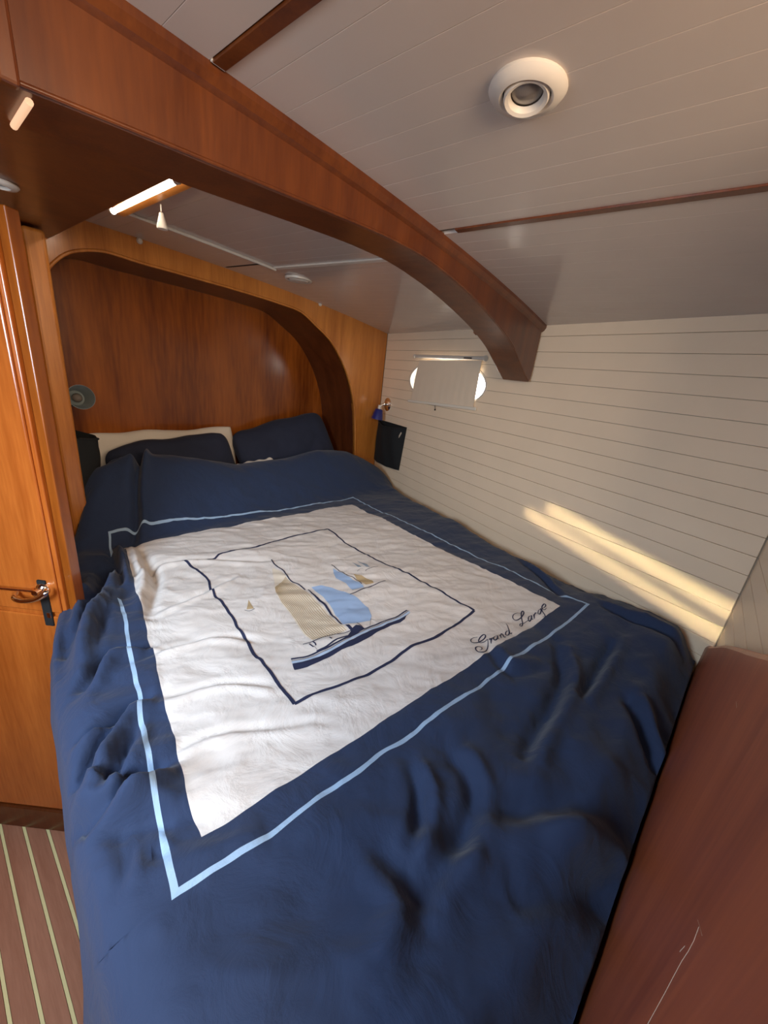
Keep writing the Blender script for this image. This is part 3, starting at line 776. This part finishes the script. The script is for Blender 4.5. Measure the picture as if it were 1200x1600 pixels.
def patch(mb, poly, off=.0010, step=.006):
    bm = bmesh.new(); f = bm.faces.new([bm.verts.new((p[0], p[1], 0)) for p in poly])
    bmesh.ops.triangulate(bm, faces=bm.faces[:])
    lo = [min(p[i] for p in poly) for i in (0, 1)]; hi = [max(p[i] for p in poly) for i in (0, 1)]
    for ax in (0, 1):
        c = lo[ax]+step
        while c < hi[ax]:
            co_ = [0, 0, 0]; co_[ax] = c; no = [0, 0, 0]; no[ax] = 1
            bmesh.ops.bisect_plane(bm, geom=bm.verts[:]+bm.edges[:]+bm.faces[:], plane_co=co_, plane_no=no); c += step
    bmesh.ops.triangulate(bm, faces=bm.faces[:])
    bm.verts.index_update(); vs = [S(v.co.x, v.co.y, off) for v in bm.verts]; mb.add(vs, [tuple(v.index for v in f.verts) for f in bm.faces]); bm.free(); return mb
def Q3(P): return [px_ab(400+x/4, 860+y/4) for x, y in P]        # points measured on the boat drawing
def Q4(P): return [px_ab(700+x/6, 920+y/6) for x, y in P]        # points measured on the lettering
def decal(name, mb, mat, up=True):
    o = mb.build(name, mat, duv, fix=False); o.data.polygons.foreach_set('use_smooth', [True]*len(o.data.polygons))
    return o
# inner frame line
fr = [[(285, 877), (330, 874), (350, 866), (400, 856), (440, 843), (512, 826)], [(512, 826), (545, 850), (600, 880), (680, 922), (741, 955)],
      [(741, 955), (690, 990), (640, 1015), (600, 1040), (540, 1070), (500, 1083), (460, 1103)], [(460, 1103), (430, 1065), (408, 1032), (400, 1025), (385, 1000), (355, 955), (330, 920), (325, 905), (308, 893), (285, 877)]]
mb = MB()
for P in fr: ribbon(mb, [px_ab(*p) for p in P], .0062)
decal('printed_frame_line', mb, 'ink')
# large boat
hullp = Q3([(228, 680), (330, 655), (430, 612), (520, 570), (600, 528), (700, 488), (800, 440), (870, 418), (940, 378)])
def offs(P, d):
    out = []
    for i, p in enumerate(P):
        t = np.array(P[min(i+1, len(P)-1)])-np.array(P[max(i-1, 0)]); t /= np.linalg.norm(t)
        out.append(np.array(p)+d*np.array([t[1], -t[0]]))
    return out
d0 = Q3([(232, 745-25)])[0]
mb = MB(); ribbon(mb, offs(hullp, .0), .0042); ribbon(mb, offs(hullp, .0053), .0012, off=.002)
patch(mb, [tuple(p) for p in offs(hullp, .0125)]+Q3([(938, 412), (928, 434), (900, 452), (840, 474), (780, 505), (700, 550), (640, 582), (590, 606), (530, 625), (470, 655), (400, 690), (330, 725), (245, 746)]))
patch(mb, Q3([(555, 470), (580, 470), (600, 492), (620, 474), (645, 474), (690, 494), (640, 520), (600, 540), (540, 565), (570, 530), (590, 508), (575, 490)]))
ribbon(mb, Q3([(625, 452), (650, 472), (678, 494)]), .0018)
ribbon(mb, Q3([(298, 584), (350, 570), (420, 545), (470, 528), (530, 522), (592, 506)]), .0022)
ribbon(mb, Q3([(380, 628), (440, 598), (500, 562), (572, 540)]), .0034)
for P in ([(335, 582), (350, 592), (362, 600)], [(358, 570), (372, 582), (376, 594)], [(455, 548), (468, 560)]): ribbon(mb, Q3(P), .0026)
ribbon(mb, Q3([(365, 595), (385, 620)]), .0006)
ribbon(mb, Q3([(718, 415), (718, 470)]), .0006); ribbon(mb, Q3([(722, 420), (760, 424), (830, 427)]), .0006)
ribbon(mb, Q3([(95, 60), (120, 90), (170, 130), (215, 185), (260, 208), (300, 236)]), .0036, off=.002)
ribbon(mb, Q3([(318, 232), (380, 288), (430, 328), (480, 392), (512, 430), (536, 466)]), lambda t: .0026+.0030*math.sin(math.pi*t), off=.002)
boat = decal('printed_sailboat_hull', mb, 'ink')
mb = MB(); ribbon(mb, offs(hullp, .0090), .0060, off=.0009); decal('printed_hull_stripe', mb, 'paleblue')
mb = MB(); patch(mb, Q3([(340, 218), (400, 212), (480, 228), (560, 255), (640, 300), (700, 350), (722, 400), (716, 430), (620, 455), (545, 465), (520, 415), (470, 340), (420, 280), (380, 250)]))
patch(mb, Q3([(483, 104), (520, 124), (570, 158), (610, 182), (662, 214), (672, 228), (600, 240), (565, 205), (500, 168), (484, 130)]))
decal('printed_blue_sail', mb, 'skyblue')
Lc = smoothline([(105, 112), (108, 180), (135, 290), (180, 355), (205, 390), (255, 460), (322, 535), (352, 560)], 4)
Rc = smoothline([(110, 108), (155, 132), (215, 190), (300, 240), (380, 300), (450, 372), (512, 445), (572, 496)], 4)
mb = MB(); patch(mb, Q3([tuple(p) for p in Lc]+[(470, 524)]+[tuple(p) for p in Rc[::-1]]), off=.0009); decal('printed_striped_sail', mb, 'cream')
mb = MB()
for k in range(1, 17):
    s = k/17; ribbon(mb, Q3([tuple(np.array(a)*(1-s)+np.array(c)*s+np.array([0, 10*math.sin(math.pi*s)*t/len(Lc)])) for t, (a, c) in enumerate(zip(Lc, Rc)) if t > 5]), .0015, off=.0016, smooth=1)
decal('printed_sail_stripes', mb, 'tan')
# far boats
mb = MB(); ribbon(mb, Q3([(470, 85), (512, 112), (570, 155), (612, 170), (656, 208)]), .0024, off=.002)
ribbon(mb, Q3([(585, 273), (650, 246), (720, 222), (805, 193)]), .0030); ribbon(mb, Q3([(598, 244), (650, 236), (700, 232), (740, 212)]), .0009)
ribbon(mb, Q3([(638, 130), (655, 116), (672, 118)]), .0008); ribbon(mb, Q3([(682, 132), (695, 122), (760, 103)]), .0014)
decal('printed_far_boats', mb, 'ink')['kind'] = 'stuff'
mb = MB(); ribbon(mb, [px_ab(*p) for p in ((384, 954), (392, 955), (400, 952))], .0012); decal('printed_tiny_boat', mb, 'ink')
mb = MB(); patch(mb, [px_ab(*p) for p in ((388, 938), (398, 952), (387, 953))]); decal('printed_tiny_sail', mb, 'tan')
mb = MB(); patch(mb, Q3([(600, 70), (645, 96), (660, 108), (638, 108)])); patch(mb, Q3([(630, 60), (690, 90), (712, 110), (690, 110)])); decal('printed_distant_sails', mb, 'greyblue')
mb = MB(); patch(mb, Q3([(610, 146), (660, 160), (718, 190), (724, 206), (680, 214), (640, 190)])); decal('printed_tan_sail', mb, 'tan')
# lettering: Grand Large
mb = MB()
for P in ([(278, 440), (240, 447), (218, 470), (226, 497), (265, 500), (310, 485), (345, 455), (352, 432), (335, 422), (302, 445), (290, 480), (306, 498), (345, 490), (370, 472)],
          [(370, 472), (378, 510), (372, 560), (350, 595), (315, 608), (280, 600), (262, 575), (268, 550), (295, 540), (320, 555), (318, 578), (300, 585)],
          [(385, 484), (398, 474), (405, 520)], [(402, 500), (408, 478), (420, 465)],
          [(462, 440), (437, 448), (425, 475), (436, 496), (456, 484), (464, 458), (464, 436), (468, 478), (480, 480)],
          [(480, 432), (488, 430), (498, 470)], [(490, 446), (500, 414), (512, 416), (520, 440), (530, 456), (540, 445)],
          [(575, 385), (552, 388), (541, 408), (550, 430), (572, 418), (576, 385), (562, 345), (545, 318)], [(570, 360), (580, 398), (592, 410), (602, 398)],
          [(690, 222), (652, 219), (614, 238), (610, 264), (640, 280), (685, 260), (712, 222), (706, 200), (690, 212), (690, 255), (705, 298), (697, 328), (679, 326), (684, 308), (715, 300), (760, 272)],
          [(785, 238), (765, 244), (756, 264), (768, 280), (783, 266), (786, 236), (790, 264), (804, 262)],
          [(804, 228), (815, 262)], [(810, 244), (820, 220), (836, 222)],
          [(868, 196), (849, 204), (845, 226), (860, 234), (872, 214), (868, 192), (888, 222), (908, 246), (908, 264), (890, 256)],
          [(876, 192), (900, 184), (912, 168), (898, 156), (880, 172), (882, 196), (902, 204), (920, 188)]):
    ribbon(mb, Q4(P), .0030, off=.0016, step=.002, taper=True, smooth=6)
decal('lettering', mb, 'ink')

# ------------------------------------------------------------------ pillows
def pillow(name, center, ux, uy, hw, hh, ht, mat, label, seed, group=None, rnd=1.0):
    ux = np.array(ux, float); ux /= np.linalg.norm(ux); uy = np.array(uy, float); uy -= ux*np.dot(ux, uy); uy /= np.linalg.norm(uy); un = np.cross(ux, uy)
    c = np.array(center, float); n = 36; vs = []; fs = []
    for side in (1, -1):
        for j in range(n+1):
            for i in range(n+1):
                u = -1+2*i/n; v = -1+2*j/n
                th = (max(0, 1-abs(u)**3.2)**.55)*(max(0, 1-abs(v)**3.2)**.55)
                pinch = 1-.13*rnd*abs(u)**5*abs(v)**2-.03*(1-u*u)*v*v; pinch2 = 1-.10*rnd*abs(v)**5*abs(u)**2
                wr = .10*noise.noise(Vector((u*2.4+seed, v*2.4, side*2.))) + .05*noise.noise(Vector((u*7+seed, v*4, side*3.)))
                p = c+ux*hw*u*pinch2+uy*hh*v*pinch+un*side*(ht*th*(1+wr*2)+.004)
                p = p+uy*(.02*noise.noise(Vector((u*2+seed*3, 0, 0))))
                vs.append(p)
    m_ = (n+1)**2
    for s in (0, 1):
        for j in range(n):
            for i in range(n):
                f = (s*m_+j*(n+1)+i, s*m_+j*(n+1)+i+1, s*m_+(j+1)*(n+1)+i+1, s*m_+(j+1)*(n+1)+i); fs.append(f if s == 0 else f[::-1])
    rim = [i for i in range(n+1)]+[(j)*(n+1)+n for j in range(1, n+1)]+[n*(n+1)+i for i in range(n-1, -1, -1)]+[j*(n+1) for j in range(n-1, 0, -1)]
    for k in range(len(rim)):
        a, b_ = rim[k], rim[(k+1) % len(rim)]; fs.append((a, m_+a, m_+b_, b_))
    o = MB().add(vs, fs).build(name, mat, None, smooth=False)
    o.data.polygons.foreach_set('use_smooth', [True]*len(o.data.polygons))
    tag(o, label, 'pillow', group); return o
pillow('pillow', (.97, 2.52, -.67), (1, -.02, .03), (0, .16, 1), .43, .22, .035, 'pillow_white', 'white pillow standing upright against the headboard behind the left navy pillow', 1.3, rnd=.2)
pillow('pillow', (.95, 2.34, -.66), (1, .02, .10), (0, .38, 1), .35, .20, .065, 'navy_pillow', 'dark navy pillow at the left, lying in front of the white pillow', 4.1)
pillow('pillow', (1.80, 2.43, -.62), (1, -.05, .22), (0, .45, 1), .40, .25, .075, 'navy_pillow', 'dark navy pillow at the right, leaning against the curved alcove side', 8.2)
pillow('pillow', (1.40, 2.235, -.735), (1, 0, .03), (0, .15, 1), .15, .12, .025, 'pillow_white', 'white pillow corner peeking out under the right navy pillow', 6.6)

# ------------------------------------------------------------------ reading lamps and wall pockets
def organizer(name, c, along, up, nrm, hw, hh, label, tagpos, dep=.055):
    along, up, nrm = [np.array(a, float)/np.linalg.norm(a) for a in (along, up, nrm)]; c = np.array(c, float)
    t = thing(name, c-up*hh, label, 'organizer', 'wall pockets on both sides of the headboard')
    MB().obox(c+nrm*.004, along, up, nrm, hw, hh, .003).build('back_sheet', 'black', t, bevel=.002)
    n = 24; vs = []; fs = []
    for j in range(n+1):
        for i in range(n+1):
            u = -1+2*i/n; v = j/n
            top_ = 1.0-.16*(1-u*u)*1.0
            bot = -1.0-.06*(1-u*u)
            z = bot+(top_-bot)*v
            d = .010+dep*(1-abs(u)**2.5)*(.35+.65*math.sin(min(1, v*1.15)*math.pi*.62))+.004*math.sin(u*9+v*4)
            vs.append(c+along*hw*u*(1.0)+up*hh*z*.98+nrm*d)
    m_ = len(vs); vs += [p-nrm*.004 for p in vs]
    for j in range(n):
        for i in range(n):
            f = (j*(n+1)+i, j*(n+1)+i+1, (j+1)*(n+1)+i+1, (j+1)*(n+1)+i); fs += [f, tuple(m_+q for q in f[::-1])]
    pk = MB().add(vs, fs).build('pocket', 'black', t, smooth=True)
    MB().tube([vs[n*(n+1)+i]+nrm*.001 for i in range(n+1)], .005, 6).build('hem', 'black', pk, smooth=True)
    # side gussets and bottom
    for side in (0, n):
        g_ = [vs[j*(n+1)+side] for j in range(n+1)]; w0 = [p-nrm*(np.dot(p-c, nrm)-.004) for p in g_]
        gm = MB(); gm.add(g_+w0, [(j, j+1, n+1+j+1, n+1+j) for j in range(n)]).build('gusset', 'black', t, fix=False)
    g_ = [vs[i] for i in range(n+1)]; w0 = [p-nrm*(np.dot(p-c, nrm)-.004) for p in g_]
    MB().add(g_+w0, [(j, j+1, n+1+j+1, n+1+j) for j in range(n)]).build('gusset', 'black', t, fix=False)
    tp = c+along*hw*tagpos+up*hh*.60
    MB().obox(tp+nrm*.030, along*.55+up*(.9), nrm, np.cross(along*.55+up*.9, nrm), .030, .002, .006).build('fabric_tag', 'tag', pk)
    return t
a, c, d_, e_ = onhull(584, 659, .02), onhull(637, 669, .012), onhull(630, 737, .012), onhull(578, 712, .03)
cc = (a+c+d_+e_)/4; cc = cc-HN*(np.dot(cc-H0, HN))
pr = organizer('wall_pocket', cc+HD*.0, -HD, UP+HD*(-.10), HN, .205, .175, 'black fabric pocket hanging on the white planked side wall under the chrome lamp', .82)
pl_ = organizer('wall_pocket', (.412, 2.17, -.54), (0, -1, 0), UP, (1, 0, 0), .13, .15, 'black fabric pocket half hidden behind the wooden post at the left end of the pillows', .55, .10)

def reading_lamp(base, nrm, along, shade_base, shade_dir, label, shade_mat, sr):
    base = np.array(base, float); nrm = np.array(nrm, float); nrm /= np.linalg.norm(nrm); shade_base = np.array(shade_base, float); sdir = np.array(shade_dir, float); sdir /= np.linalg.norm(sdir)
    t = thing('reading_lamp', base, label, 'lamp', 'reading lamps on both sides of the headboard')
    MB().lathe([(0, .018), (.014, .017), (.038, .012), (.052, .005), (.053, 0)], base, nrm, 28).build('rosette', 'chrome', t, smooth=True)
    k = base+nrm*.035
    MB().tube([base+nrm*.008, k], .008, 10).build('stem', 'chrome', t, smooth=True)
    MB().lathe([(0, -.012), (.010, -.010), (.014, 0), (.010, .010), (0, .012)], k, UP, 14).build('joint', 'chrome', t, smooth=True)
    mid = (k+shade_base)/2+nrm*.01
    MB().tube(smoothline([k, mid, shade_base], 5), .0065, 10).build('arm', 'chrome', t, smooth=True)
    MB().lathe([(0, 0), (.013, 0), (.014, .02), (.012, .035), (0, .036)], shade_base-sdir*.005, sdir, 16).build('lamp_holder', 'white', t, smooth=True)
    sh = MB().lathe([(.014, .025), (sr*.62, .03), (sr*.66, .034), (sr, .034+sr*1.55), (sr*.97, .034+sr*1.56), (sr*.62, .038), (.014, .03)], shade_base, sdir, 28).build('lamp_shade', shade_mat, t, smooth=True, fix=False)
    MB().lathe([(.010, .03), (.018, .045), (.020, .06), (.012, .075), (0, .078)], shade_base, sdir, 14).build('bulb', 'lens', sh, smooth=True)
    return t
rp = onhull(606, 632)
reading_lamp(rp, HN, HD, onhull(594, 630, .085)+UP*(-.02), (-.12, .06, -1), 'chrome reading lamp with blue cone shade on the white planked side wall', 'blue_shade', .048)
lp = np.array([.412, 2.27, -.30])
reading_lamp(lp, (1, 0, 0), (0, 1, 0), (.470, 2.25, -.250), (.06, -.95, .16), 'chrome reading lamp with grey cone shade beside the post at the left of the headboard', 'grey_shade', .052)
